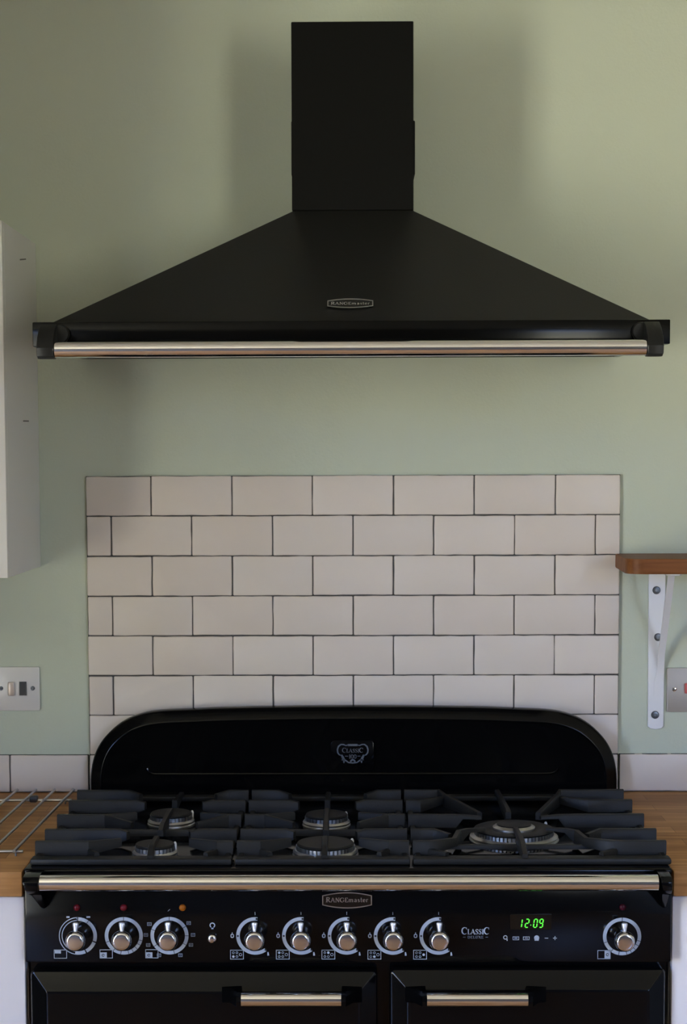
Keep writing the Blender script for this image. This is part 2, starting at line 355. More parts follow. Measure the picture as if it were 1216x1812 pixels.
for i, (wl, a0, a1, z0, z1) in enumerate(WINDOWS):
    mb = MB()
    def F(p0, p1, q0, q1):
        if wl == 'front': mb.box(p0, p1, RY0 - .16, RY0 - .09, q0, q1, .006)
        elif wl == 'left': mb.box(RX0 - .16, RX0 - .09, p0, p1, q0, q1, .006)
        else: mb.box(RX1 + .09, RX1 + .16, p0, p1, q0, q1, .006)
    F(a0, a0 + .06, z0, z1); F(a1 - .06, a1, z0, z1); F(a0 + .061, a1 - .061, z0, z0 + .06); F(a0 + .061, a1 - .061, z1 - .06, z1)
    c = (a0 + a1) / 2; F(c - .03, c + .03, z0 + .061, z1 - .061)
    struct(mb.build('window_%d' % (i + 1), M['skirt']))

# unseen box by the left wall, added to shade the back wall's upper left
mb = MB(); mb.box(RX0, -1.22, -1.45, -.75, 1.36, RZ1 - .0005, .002); struct(mb.build('light_blocker', M['paint2']))

# ------------------------------------------------------------------ tiled splashback (flat tiles bedded in dark grout)
def wob_tile(mb, x0, x1, z0, z1, yb, yf, rng):
    g = 0.0011
    nx = max(2, int((x1 - x0) / 0.019)); nz = max(2, int((z1 - z0) / 0.019))
    pts = []
    def j(): return rng.uniform(-0.0005, 0.0005)
    r = 0.0022
    X0, X1, Z0, Z1 = x0 + g + j(), x1 - g + j(), z0 + g + j(), z1 - g + j()
    tilt = rng.uniform(-0.0006, 0.0006)
    for i in range(nx): pts.append((X0 + r + (X1 - X0 - 2 * r) * i / nx, Z0 + (j() if i else 0)))
    pts += arc(X1 - r, Z0 + r, r, 270, 345, 3)
    for i in range(1, nz): pts.append((X1 + j(), Z0 + r + (Z1 - Z0 - 2 * r) * i / nz))
    pts += arc(X1 - r, Z1 - r, r, 0, 75, 3)
    for i in range(nx): pts.append((X1 - r - (X1 - X0 - 2 * r) * i / nx, Z1 + (j() if i else 0)))
    pts += arc(X0 + r, Z1 - r, r, 90, 165, 3)
    for i in range(1, nz): pts.append((X0 + j(), Z1 - r - (Z1 - Z0 - 2 * r) * i / nz))
    pts += arc(X0 + r, Z0 + r, r, 180, 255, 3)
    cx, cz = (X0 + X1) / 2, (Z0 + Z1) / 2
    loops = []
    for ins, dy in ((0, 0), (0, -(yb - yf) + 0.0012), (0.0006, -(yb - yf) + 0.0004), (0.0016, -(yb - yf)), ):
        sx_ = 1 - ins / ((X1 - X0) / 2); sz_ = 1 - ins / ((Z1 - Z0) / 2)
        loops.append([(cx + (p[0] - cx) * sx_, yb + dy + tilt * (p[1] - cz) / 0.04 * (1 if dy else 0), cz + (p[1] - cz) * sz_) for p in pts])
    mb.loft(loops)
def splash(name, label, cells, x0, x1, z0, z1, grout_front=-0.0072):
    rng = random.Random(name); mb = MB()
    mb.mi = 1; mb.box(x0 + .0008, x1 - .0008, grout_front, -0.0004, z0 + .0008, z1 - .0006)
    mb.mi = 0
    for c in cells: wob_tile(mb, *c, -0.001, -0.009, rng)
    return tag(mb.build(name, [M['tile'], M['grout']], angle=50), label, 'splashback')
PV, PH, ZR = 0.07569, 0.152, 0.97299
cells = []
XL, XR = -0.5035, 0.5025
for row in range(-1, 7):
    z0 = max(0.9005, ZR + row * PV) if row >= 0 else 0.9005
    z1 = ZR + (row + 1) * PV
    js = [i * PH for i in range(-3, 4)] if row % 2 else [(i + .5) * PH for i in range(-3, 3)]
    xs = [XL] + js + [XR]
    for a, b in zip(xs, xs[1:]): cells.append((a, b, z0, z1))
splash('tiled_splashback', 'tall cream brick-laid tile splashback with dark grout on the wall behind the cooker', cells, XL, XR, 0.9005, ZR + 7 * PV)
splash('tile_upstand', 'single row of cream tiles along the wall above the worktop left of the cooker', [(-1.27, -1.115, .9005, ZR), (-1.115, -.962, .9005, ZR), (-.962, -.808, .9005, ZR), (-.808, -.6555, .9005, ZR), (-.6555, -.505, .9005, ZR)], -1.27, -.505, .9005, ZR)
splash('tile_upstand', 'single row of cream tiles along the wall above the worktop right of the cooker', [(.504, .656, .9005, ZR), (.656, .808, .9005, ZR), (.808, .96, .9005, ZR), (.96, 1.112, .9005, ZR)], .504, 1.112, .9005, ZR)

# ------------------------------------------------------------------ oak worktops and white base units
def worktop(label, x0, x1):
    mb = MB(); mb.box(x0, x1, -0.622, -0.0005, 0.86, 0.90, 0.003, 2)
    return tag(mb.build('oak_worktop', M['oak']), label, 'worktop')
worktop('oiled oak worktop left of the cooker, with the wire rack lying on it', -1.6, -0.5135)
worktop('oiled oak worktop right of the cooker, bare, below the small wooden shelf', 0.4895, 1.6)
def base_unit(label, x0, x1, hinge):
    t = thing('base_cabinet', label, 'cabinet', ((x0 + x1) / 2, -.3, 0))
    mb = MB(); mb.box(x0, x1, -.582, -.01, .12, .859); mb.box(x0 + .01, x1 - .01, -.53, -.02, 0, .12); mb.build('body', M['melbase'], t)
    mb = MB(); mb.box(x0 + .0005, x1 - .0005, -.604, -.584, .13, .856, .0025); d = mb.build('door', M['melbase'], t)
    mb = MB(); xx = x0 + .05 if hinge > 0 else x1 - .05
    return t
base_unit('white base cabinet under the worktop left of the cooker', -1.12, -0.514, 1)
base_unit('white base cabinet under the worktop right of the cooker', 0.491, 1.09, -1)

# ------------------------------------------------------------------ range cooker
ck = thing('range_cooker', 'wide black range cooker with chrome rail, knobs and two oven doors', 'cooker', (-0.0115, -0.31, 0))
CX0, CX1 = -0.511, 0.4875
mb = MB(); mb.box(CX0 + .004, CX1 - .004, -.598, -.03, .09, .893); mb.box(CX0 + .03, CX1 - .03, -.55, -.05, 0, .09); mb.build('body', M['enamel'], ck)
# hob plate with rolled front lip, plus shallow burner wells' rims
mb = MB(); mb.box(CX0, CX1, -.624, -.025, .8935, .9045, .004, 3)
mb.box(CX0 + .016, CX1 - .001 - .008, -.032, -.0255, .9045, .914, .002)
mb.build('hob_plate', M['enamel'], ck)
# control panel
PY = -0.621
mb = MB(); mb.box(CX0, CX1, PY, -.599, .7565, .8925, .003, 2); panel = mb.build('control_panel', M['enamel'], ck)
YP = PY - 0.0005
# backguard
def bg_outline(s=0.0):
    half = [(-.4957, .905), (-.4957, .9415), (-.4879, .979), (-.4694, 1.0114), (-.437, 1.0404), (-.3995, 1.0564), (-.3622, 1.0627), (-.30, 1.0655), (-.2398, 1.0678), (-.12, 1.0698), (-.0008, 1.0706)]
    # catmull smooth
    P = half; out = []
    for i in range(len(P) - 1):
        p0, p1, p2, p3 = P[max(i - 1, 0)], P[i], P[i + 1], P[min(i + 2, len(P) - 1)]
        for k_ in range(4):
            u = k_ / 4
            out.append(tuple(0.5 * ((2 * p1[d]) + (-p0[d] + p2[d]) * u + (2 * p0[d] - 5 * p1[d] + 4 * p2[d] - p3[d]) * u * u + (-p0[d] + 3 * p1[d] - 3 * p2[d] + p3[d]) * u ** 3) for d in (0, 1)))
    out.append(P[-1])
    L = out; R = [(-0.0016 - x, z) for x, z in out[-2::-1]]
    return L + R
BO = bg_outline()
def inset(pts, d):
    res = []; n = len(pts)
    for i, p in enumerate(pts):
        a, b = Vector(pts[max(i - 1, 0)]), Vector(pts[min(i + 1, n - 1)])
        t = (b - a).normalized(); nn = Vector((t.y, -t.x))
        q = Vector(p) + nn * d
        if i in (0, n - 1): q.y = p[1]
        res.append((q.x, q.y))
    return res
mb = MB(); loops = []
for ins, y in ((0.0, -.0255), (0.0, -.044), (0.0015, -.0475), (.004, -.0495), (.0185, -.0575), (.021, -.0588), (.0225, -.0588), (.024, -.0575), (.026, -.0565)):
    loops.append([(x, y, z) for x, z in inset(BO, ins)])
mb.loft(loops)
backg = mb.build('backguard', M['enamel'], ck, angle=45)
mb = MB(); mb.tube([(-.388, -.0572, .956), (-.385, -.0572, .949), (-.376, -.0572, .9455), (-.36, -.0572, .945), (-.0, -.0572, .945), (.352, -.0572, .945), (.369, -.0572, .9455), (.379, -.0572, .949), (.382, -.0572, .955)], .0032, 10)
mb.build('pressed_ridge', M['enamel'], backg)
mb = MB(); mb.prism(rrect(-.0435, .0385, .952, 1.009, .008), 'y', -.0565, -.0612, .0018, 3); mb.build('raised_boss', M['enamel'], backg)
# emblem on the backguard
mb = MB(); YE = -.0617; EX = -.0018; W3 = .0022
for sgn in (-1, 1):
    P = lambda x, z: (EX + sgn * x, .9845 + z)
    mb.stroke([P(.009, .0155), P(.013, .0145), P(.017, .0165), P(.022, .0165), P(.0265, .013), P(.0285, .007), P(.028, .001), P(.025, -.003), P(.021, -.004)], [.0016, .002, .002, .0025, .0028, .0028, .0024, .002, .0014], YE)
    mb.stroke([P(.021, -.003), P(.0185, -.008), P(.016, -.013), P(.0165, -.0185)], [.0032, .0045, .0045, .0015], YE)
    mb.stroke([P(.021, -.0125), P(.016, -.0125), P(.0125, -.014), P(.008, -.0175), P(.0, -.0185)], [.001, .0028, .0025, .0022, .0022], YE)
    mb.stroke([P(.0085, -.0055), P(.0145, -.0055)], .0011, YE)
mb.stroke([(EX - .009, .9845 + .0155), (EX + .009, .9845 + .0155)], .0038, YE)
mb.stroke(arc(EX, .9845 - .0165, .004, 0, 180, 8), .003, YE)
write(mb, 'CLASSIC', EX, .9858, .0072, YE, .0395, {0: 1.22, 6: 1.22}, 1.0)
write(mb, '100', EX, .9742, .0080, YE, .0145, None, 1.0)
o = mb.build('emblem', M['emblem'], backg, flat=True); o['label'] = 'grey printed crest'

# front rail and its brackets
RZ, RY = .8937, -.668
mb = MB(); mb.lathe([(.0105, 0), (.0122, .0015), (.0122, .9345), (.0105, .936)], (-.478, RY, RZ), 'x', 48); o = mb.build('hand_rail', M['chrome'], ck); o['label'] = 'chrome front rail'
def bracket_cooker(x0, x1, flip):
    # faceted bracket: wide wall end tapering forward to the rail and down to a point
    prof = [(-.6215, .9025), (-.652, .9060), (-.676, .9050), (-.6835, .8985), (-.6835, .8860), (-.676, .8790), (-.655, .8730), (-.632, .8460), (-.6215, .8420)]
    mb = MB()
    loops = []
    xa, xb = (x0, x1) if not flip else (x1, x0)
    # outer side slanted: bottom narrows toward the inner side
    def outer(p): return xa + (xb - xa) * max(0, min(.8, (.900 - p[1]) / .058 * .8))
    loops.append([(outer(p) + (0.0 if p[0] < -.64 else 0), p[0], p[1]) for p in prof])
    loops.append([(xb, p[0], p[1]) for p in prof])
    mb.loft(loops)
    bmesh.ops.bevel(mb.bm, geom=list(mb.bm.edges), offset=.0018, segments=2, profile=.5, affect='EDGES')
    o = mb.build('rail_bracket', M['enamel'], ck); return o
bracket_cooker(-.5020, -.4775, False); bracket_cooker(.4765, .4590, True)

# oven doors
def oven_door(x0, x1, z1, hx0, hx1):
    z0 = .13; mb = MB(); r = .008
    L1 = rrect(x0, x1, z0, z1, r); loops = []
    for ins, y in ((0, -.600), (0, -.617), (.0022, -.6205), (.0045, -.6215), (.0255, -.6370), (.028, -.6385), (.031, -.6388)):
        rr = max(.0012, r - ins); loops.append([(x, y, z) for x, z in rrect(x0 + ins, x1 - ins, z0 + ins, z1 - ins, rr)])
    mb.loft(loops); d = mb.build('oven_door', M['enamel'], ck, angle=24)
    mb = MB(); mb.lathe([(.0095, 0), (.0108, .001), (.0108, hx1 - hx0 - .001), (.0095, hx1 - hx0)], (hx0, -.672, .7150), 'x', 40)
    o = mb.build('handle', M['chrome'], d); o['label'] = 'chrome bar handle'
    for sgn, hx in ((-1, hx0), (1, hx1)):
        mb = MB(); prof = [(-.6390, .7255), (-.668, .7262), (-.681, .7225), (-.6835, .7150), (-.681, .7070), (-.668, .7035), (-.6390, .6985)]
        a, b = hx, hx + sgn * .022
        loops = [[(a, p[0], p[1]) for p in prof], [(a + sgn * .006, p[0], p[1]) for p in prof], [(b + (0 if p[0] < -.65 else sgn * .009), -.6390 + (p[0] + .639) * (.30 if p[0] < -.65 else 1), .7125 + (p[1] - .7125) * (.9)) for p in prof]]
        mb.loft(loops); o = mb.build('handle_mount', M['enamel'], d, angle=25)
    return d
oven_door(-.5035, .0345, .7440, -.1740, -.0205); oven_door(.0535, .4790, .7465, .1075, .2620)

# knobs
KX = [-.4285, -.3575, -.2868, -.1542, -.0833, -.0128, .0583, .1288, .4114]; KZ = [.7988, .7990, .7992, .7988, .7988, .7988, .7986, .7986, .7976]
def make_knob(x, z):
    mb = MB()
    mb.lathe([(.0105, .0004), (.0108, .0015), (.0108, .003), (.0108, .006), (.0110, .010), (.0112, .015), (.0130, .019), (.0148, .022)] + [(.0100 + .0058 * math.cos(math.radians(a_)), .0268 + .0082 * math.sin(math.radians(a_))) for a_ in range(0, 91, 10)] + [(.0090, .0351)], (x, PY, z), '-y', 40)
    k_ = mb.build('control_knob', M['knob'], ck)
    mb = MB(); yb, yt = PY - .011, PY - .022
    loops = []
    for zz, hw, hy in ((.009, .0026, .0050), (.016, .0032, .0046), (.0235, .0046, .0040), (.0260, .0046, .0036), (.0272, .0032, .0026)):
        yc = PY - .0215; loops.append([(x + hw * math.cos(a), yc + hy * math.sin(a), z + zz) for a in [2 * math.pi * i / 12 for i in range(12)]])
    mb.loft(loops); p = mb.build('pointer', M['pointer'], k_)
    return k_, p
k0, p0 = make_knob(KX[0], KZ[0])
for x, z in zip(KX[1:], KZ[1:]):
    c = k0.copy(); COL.objects.link(c); c.parent = ck; c.location = k0.location + Vector((x - KX[0], 0, z - KZ[0]))
    q = p0.copy(); COL.objects.link(q); q.parent = c; q.location = p0.location
# printed dial rings
def dial(mb, x, z, kind):
    R1, R0 = .0295, .0240; rm = (R1 + R0) / 2; w_ = R1 - R0
    if kind == 'oven':
        mb.stroke(arc(x, z, rm, 90, 450, 60)[:-1], w_, YP, closed=True)
    elif kind == 'grill':
        mb.stroke(arc(x, z, rm, 92, -18, 22), w_, YP); mb.stroke(arc(x, z, rm, -22, -62, 8), w_, YP); mb.stroke(arc(x, z, rm, -66, -100, 8), w_, YP)
        mb.stroke(arc(x, z, R1 - .0006, 92, 262, 36), .0013, YP); mb.stroke(arc(x, z, R0 + .0006, 92, 262, 36), .0013, YP)
        mb.stroke([(x - .002, z + .0282), (x + .001, z + .0282)], .003, YP)
        mb.stroke([(x - .0175, z + .0298), (x - .0125, z + .0298)], .0025, YP); mb.stroke([(x + .0135, z + .0298), (x + .0195, z + .0298)], .0025, YP)
    else:
        mb.stroke(arc(x, z, rm, 82, 306, 44), w_, YP)
        mb.stroke(rrect(x - .0375 , x - .0335, z - .0025, z + .0025, .0015, 2), .0014, YP, closed=True)
        mb.stroke([(x - .0355, z + .003), (x - .0355, z + .0055)], .0012, YP)
        mb.stroke([(x + .0195, z - .0255), (x + .0200, z - .0310)], [.0018, .0030], YP)
        mb.stroke([(x, z + .033), (x, z + .0375)], .0006, YP)
def ticks(mb, x, z, angs):
    mb.mi = 1
    for a in angs:
        c, s_ = math.cos(math.radians(a)), math.sin(math.radians(a))
        mb.stroke([(x + c * .0236, z + s_ * .0236), (x + c * .0299, z + s_ * .0299)], .0009, YP - .0003)
for i, (x, z) in enumerate(zip(KX, KZ)):
    kd = 'grill' if i == 0 else 'oven' if i in (1, 2, 8) else 'gas'
    mb = MB(); dial(mb, x, z, kd)
    if kd == 'oven': ticks(mb, x, z, [90] + ([200, 235, 260, 285, 300, 315, 330, 345] if i != 2 else [215, 285, 30, 0, -30, 160]))
    if kd == 'grill': ticks(mb, x, z, [55, 90])
    if kd == 'gas':
        mb.mi = 1; mb.poly(arc(x - .0268, z, .0016, 0, 330, 11), YP - .0003); mb.poly(rrect(x + .0008, x + .0036, z + .025, z + .0285, .001, 2), YP - .0003)
        mb.poly(arc(x + .0158, z - .0218, .0016, 0, 330, 11), YP - .0003)
    mb.build('dial_marking', [M['print'], M['void']], panel, flat=True)
# oven and burner pictograms under each knob
def frame(mb, x0, x1, z0, z1, w_): mb.stroke([(x0, z0), (x1, z0), (x1, z1), (x0, z1)], w_, YP, closed=True)
for i, (x, z) in enumerate(zip(KX, KZ)):
    mb = MB()
    if i in (0, 1, 2, 8):
        x0, x1, z0, z1 = x - .0372, x - .0180, z - .0350, z - .0220
        frame(mb, x0, x1, z0, z1, .0009)
        if i == 0: mb.poly([(x0 + .001, z1 - .0055), (x0 + .0105, z1 - .0055), (x0 + .0105, z1 - .0005), (x0 + .001, z1 - .0005)], YP)
        elif i in (1, 2): mb.poly([(x0, z0), (x0 + .0105, z0), (x0 + .0105, z0 + .0090), (x0, z0 + .0090)], YP)
        else: mb.poly([(x0 + .0105, z0), (x1, z0), (x1, z1), (x0 + .0105, z1)], YP)
        o = mb.build('oven_pictogram', M['print'], panel, flat=True)
        if i:
            mb = MB(); xx = x0 + (.005 if i < 3 else .0148); zz = z0 + (.0045 if i < 3 else .0065)
            mb.stroke(arc(xx, zz, .0018, 0, 330, 10), .0011, YP - .0003); mb.build('pictogram_mark', M['void'], panel, flat=True)
    else:
        x0, x1, z0, z1 = x - .0385, x - .0185, z - .0365, z - .0225
        frame(mb, x0, x1, z0, z1, .0009)
        pos = [(x0 + .0045, z0 + .0040), (x0 + .0045, z1 - .0040), (x0 + .0100, z1 - .0040), (x0 + .0100, z0 + .0040), (x0 + .0155, (z0 + z1) / 2)]
        on = [0, 1, 2, 3, 4][i - 3]
        for kk, (a, b) in enumerate(pos):
            if kk == on: mb.poly(arc(a, b, .0020, 0, 330, 11), YP)
            else: mb.stroke(arc(a, b, .0016 if kk < 4 else .0021, 0, 330, 11), .0006, YP, closed=True)
        mb.build('burner_pictogram', M['print'], panel, flat=True)
# little symbols round the oven function knob
mb = MB(); x, z = KX[2], KZ[2]
for a in (148, 178, 205, 243, 297, 335, 2, 35):
    c, s_ = x + .0365 * math.cos(math.radians(a)), z + .0345 * math.sin(math.radians(a))
    frame(mb, c - .0028, c + .0028, s_ - .0022, s_ + .0022, .0010)
    mb.stroke([(c - .0014, s_), (c + .0014, s_)], .0012, YP); mb.build('function_symbol', M['printdim'], panel, flat=True); mb = MB()
mb.stroke([(x - .002, z + .0385), (x + .001, z + .0415)], .0010, YP)
mb.build('function_symbol', M['printdim'], panel, flat=True)
# oven light button and its bulb symbol
mb = MB(); mb.stroke(arc(-.2203, .8155, .0036, -60, 240, 14), .0016, YP); mb.stroke([(-.2220, .8105), (-.2186, .8105)], .0022, YP); mb.build('bulb_symbol', M['print'], panel, flat=True)
mb = MB(); mb.lathe([(.0066, .0004), (.0070, .003), (.0066, .006), (.0050, .0075), (.0025, .008)], (-.2208, PY, .7955), '-y', 28); o = mb.build('light_button', M['knob'], ck); o['label'] = 'small round chrome push button'
# indicator lamps
for x, z, mm, lb in ((-.4297, .8435, 'red', 'red'), (-.3571, .8435, 'red', 'red'), (-.2662, .8433, 'amber', 'amber'), (.4119, .8436, 'darkred', 'dark red')):
    mb = MB(); mb.lathe([(.0052, .0003), (.0052, .0015), (.0045, .003), (.0028, .0042), (.0008, .0046)], (x, PY, z), '-y', 24); o = mb.build('indicator_lamp', M[mm], ck); o['label'] = lb + ' indicator lamp'
# brand badge
def badge_outline(cx, cz, w_, h_, bulge):
    P = []
    n = 10
    for i in range(n + 1):
        u = -1 + 2 * i / n; P.append((cx + u * w_ / 2, cz - h_ / 2 - bulge * (1 - u * u)))
    for i in range(n + 1):
        u = 1 - 2 * i / n; P.append((cx + u * w_ / 2, cz + h_ / 2 + bulge * (1 - u * u)))
    return P
def badge(parent, cx, cz, yplane, w_, h_, bulge, M2=None, zshift=0):
    f = M2 or (lambda x, z, d=0: Vector((x, yplane - d, z)))
    O = badge_outline(cx, cz, w_, h_, bulge); mb = MB()
    mb.loft([[f(x, z, 0) for x, z in O], [f(x, z, .0016) for x, z in O]])
    b = mb.build('brand_badge', M['glass'], parent)
    mb = MB(); I = badge_outline(cx, cz, w_ - .0030, h_ - .0016, bulge - .0008)
    mb.loft([[f(x, z, .0012) for x, z in O], [f(x, z, .0026) for x, z in O], [f(x, z, .0026) for x, z in I], [f(x, z, .0014) for x, z in I]], caps=False)
    o = mb.build('badge_frame', M['silver'], b); o['label'] = 'silver badge rim'
    mb = MB(); write(mb, 'RANGEmaster', cx, cz - h_ * .20, h_ * .46, 0, w_ * .86, {0: 1.12, 7: 1.0}, 1.15, M2=lambda x, z: f(x, z, .0019))
    o = mb.build('lettering', M['silver'], b, flat=True); o['label'] = 'silver lettering'
    return b
badge(ck, -.0122, .8550, PY, .0765, .0150, .0052)
# CLASSIC DELUXE lettering
mb = MB(); write(mb, 'CLASSIC', .1858, .8010, .0082, YP, .0430, {0: 1.35, 6: 1.35}, 1.05); mb.build('lettering', M['print'], panel, flat=True)
mb = MB(); write(mb, 'DELUXE', .1858, .7945, .0042, YP, .0250, None, 1.1)
mb.stroke([(.1665, .7966), (.1705, .7966)], .0009, YP); mb.stroke([(.2011, .7966), (.2051, .7966)], .0009, YP); mb.build('lettering', M['printdim'], panel, flat=True)
# clock
mb = MB(); mb.prism(rrect(.2385, .3030, .8085, .8325, .0015, 3), 'y', PY + .0005, PY - .0009, .0004, 1); clock = mb.build('clock_display', M['glass'], ck)
mb = MB()
SEG = {'a': ((0, 2), (1, 2)), 'b': ((1, 2), (1, 1)), 'c': ((1, 1), (1, 0)), 'd': ((0, 0), (1, 0)), 'e': ((0, 1), (0, 0)), 'f': ((0, 2), (0, 1)), 'g': ((0, 1), (1, 1))}
DIG = {'1': 'bc', '2': 'abged', '0': 'abcdef', '9': 'abcdfg'}
for ch, x0 in (('1', .2535), ('2', .2618), ('0', .2747), ('9', .2835)):
    for sg in DIG[ch]:
        (a, b), (c, d) = SEG[sg]; W_, H_ = .0050, .0064; xs = x0 - (.0022 if ch == '1' else 0)
        P = [(xs + a * W_ + b * .0008, .8122 + b * H_), (xs + c * W_ + d * .0008, .8122 + d * H_)]
        v = Vector((P[1][0] - P[0][0], P[1][1] - P[0][1])).normalized() * .0007
        mb.stroke([(P[0][0] + v.x, P[0][1] + v.y), (P[1][0] - v.x, P[1][1] - v.y)], .00165, PY - .0013)
for zz in (.8150, ): mb.poly(rrect(.2700, .2714, zz, zz + .0015, .0004, 1), PY - .0013)
o = mb.build('clock_digits', M['digit'], clock, flat=True); o['label'] = 'lit green digits 12:09'
# clock button symbols
mb = MB(); zb = .7950
mb.stroke(arc(.2318, zb + .0012, .0028, 0, 340, 12), .0012, YP); mb.stroke([(.2342, zb + .002), (.2345, zb - .0042)], .0014, YP)
for xc in (.2480, .2640): frame(mb, xc - .0045, xc + .0045, zb - .0025, zb + .0022, .0009); mb.stroke([(xc - .0025, zb), (xc + .0025, zb)], .0012, YP)
mb.poly(arc(.2800, zb + .0005, .0040, -30, 210, 12) + [(.2768, zb - .004), (.2832, zb - .004)], YP)
mb.stroke([(.2922, zb), (.2978, zb)], .0012, YP); mb.stroke([(.3052, zb), (.3112, zb)], .0012, YP); mb.stroke([(.3082, zb - .0030), (.3082, zb + .0030)], .0012, YP)
mb.build('button_symbol', M['print'], panel, flat=True)

# burners
def burner(x, y, r, wok=False):
    mb = MB(); z0 = .9070
    mb.lathe([(r * 1.06, -.0023), (r * 1.05, -.001), (r * 1.02, 0), (r * 1.04, .003), (r * .98, .006), (r * .93, .0065)], (x, y, z0), 'z', 48)
    n = int(r / .0011) // 2 * 2
    # crown with cut flame slots
    for i in range(n):
        a = 2 * math.pi * (i + .5) / n; da = math.pi / n * .62
        P = [(x + rr * math.cos(a + s_ * da), y + rr * math.sin(a + s_ * da)) for rr, s_ in ((r * .80, -1), (r * .94, -1), (r * .94, 1), (r * .80, 1))]
        mb.prism(P, 'z', z0 + .006, z0 + .0125)
    mb.lathe([(r * .82, .006), (r * .82, .012)], (x, y, z0), 'z', 40)
    b = mb.build('burner', M['alu'], ck); b['label'] = 'silver gas burner crown'
    mb = MB()
    if not wok:
        mb.lathe([(r * .90, .0128), (r * .92, .0145), (r * .88, .0170), (r * .6, .0182), (r * .2, .0185)], (x, y, z0), 'z', 48)
    else:
        mb.lathe([(r * .92, .0128), (r * .94, .0150), (r * .88, .0165), (r * .62, .0168), (r * .56, .0150)], (x, y, z0), 'z', 48)
        mb.lathe([(r * .40, .0215), (r * .41, .0230), (r * .30, .0245), (r * .1, .025)], (x, y, z0), 'z', 36)
    o = mb.build('burner_cap', M['cap'], b); o['label'] = 'black burner cap'
    if wok:
        mb = MB(); mb.lathe([(r * .50, .0145), (r * .50, .0180), (r * .43, .0215), (r * .3, .0215)], (x, y, z0), 'z', 36); o = mb.build('inner_crown', M['alu'], b)
    # spark plug
    mb = MB(); mb.lathe([(.003, -.0020), (.003, .010), (.0015, .013)], (x + r * .85, y + r * .85, z0), 'z', 12); mb.build('igniter', M['whitemetal'], b)
burner(-.317, -.300, .039); burner(-.318, -.535, .034); burner(-.0478, -.312, .0395); burner(-.0465, -.528, .050); burner(.264, -.422, .070, True)

# ------------------------------------------------------------------ cast-iron pan supports (loose)
ZB, ZT, ZL = .9050, .9330, .9150
def blade(mb, pts, w_=.0085, zt=ZT, zb=None, taper=None, lift=None):
    """upright bar following (x,y) points; taper gives tip height loss per point"""
    zb = zb or ZL - .004
    P = [Vector(p) for p in pts]; N = len(P); loops = []
    for i in range(N):
        d = (P[min(i + 1, N - 1)] - P[max(i - 1, 0)]).normalized(); nn = Vector((-d.y, d.x))
        tz = zt - (taper[i] if taper else 0)
        bz = zb + (.006 if (taper and taper[i] > 0) else 0)
        if lift: bz = zb + lift[i]
        a, b = P[i] + nn * w_ / 2, P[i] - nn * w_ / 2
        a2, b2 = P[i] + nn * w_ * .34, P[i] - nn * w_ * .34
        loops.append([(a.x, a.y, bz), (b.x, b.y, bz), (b.x, b.y, tz - .0022), (b2.x, b2.y, tz), (a2.x, a2.y, tz), (a.x, a.y, tz - .0022)])
    mb.loft(loops)
def frame_rails(mb, x0, x1):
    # low outer frame
    mb.box(x0, x1, -.604, -.578, ZB, ZL, .003, 2)
    mb.box(x0 + .004, x1 - .004, -.120, -.100, ZB, ZL, .003, 2)
    mb.box(x0 + .003, x0 + .013, -.585, -.110, ZB, ZL, .002, 1); mb.box(x1 - .013, x1 - .003, -.585, -.110, ZB, ZL, .002, 1)
YS = [-.149, -.240, -.358, -.472, -.557]
def pan_support(name, label, x0, x1, cx, cys):
    mb = MB(); frame_rails(mb, x0, x1)
    # full cross bar between the two burners, back bar
    yc = -.424
    blade(mb, [(x0 + .006, yc), (x1 - .006, yc)], .009, ZL + .006)
    gap = .056
    for sgn, xe in ((-1, x0), (1, x1)):
        s_ = sgn
        xin = cx + s_ * gap
        xm = cx + s_ * (gap + .035)
        # solid stub webs
        for y in YS:
            pass
        blade(mb, [(xe - s_ * .0005, YS[0]), (xm, YS[0]), (xin + s_ * .012, YS[0] - .018)], .0105, taper=[0, 0, .004])
        blade(mb, [(xe - s_ * .0005, YS[1]), (xin + s_ * .010, YS[1]), (xin - s_ * .006, YS[1] - .004)], .0105, taper=[0, 0, .003])
        blade(mb, [(xe - s_ * .0005, YS[2]), (xm + s_ * .014, YS[2])], .0105)
        blade(mb, [(xm + s_ * .016, YS[2] - .001), (xin, YS[2] + .030)], .0085, taper=[0, .003])
        blade(mb, [(xm + s_ * .016, YS[2] + .001), (xin - s_ * .002, YS[2] - .036)], .0085, taper=[0, .006])
        blade(mb, [(xe - s_ * .0005, YS[3]), (xin + s_ * .008, YS[3]), (xin - s_ * .006, YS[3] - .006)], .0105, taper=[0, 0, .003])
        blade(mb, [(xe - s_ * .0005, YS[4]), (xm + s_ * .010, YS[4])], .0105)
        blade(mb, [(xm + s_ * .012, YS[4] - .001), (xin, YS[4] + .032)], .0085, taper=[0, .003])
        blade(mb, [(xm + s_ * .010, YS[4]), (xm - s_ * .006, -.585)], .0085, ZL + .006)
    # centre fingers running front to back
    blade(mb, [(cx, -.108), (cx, -.232)], .0095, ZT - .002, taper=[.010, 0])
    blade(mb, [(cx, -.300), (cx, -.360), (cx, -.372), (cx, -.420)], .0095, taper=[.002, 0, 0, 0], lift=[.0155, .0155, 0, 0]); blade(mb, [(cx, -.418), (cx, -.424), (cx, -.455)], .0095, taper=[0, 0, .006])
    blade(mb, [(cx, -.512), (cx, -.580), (cx, -.588), (cx, -.600)], .0095, taper=[.002, 0, .003, .013], lift=[.0155, .0155, 0, 0])
    return tag(mb.build(name, M['iron'], angle=40), label, 'pan support', None)
pan_support('pan_support', 'black cast-iron pan support over the two left-hand burners', -.5045, -.1912, -.318, None)
pan_support('pan_support', 'black cast-iron pan support over the two middle burners', -.1862, .0858, -.0472, None)
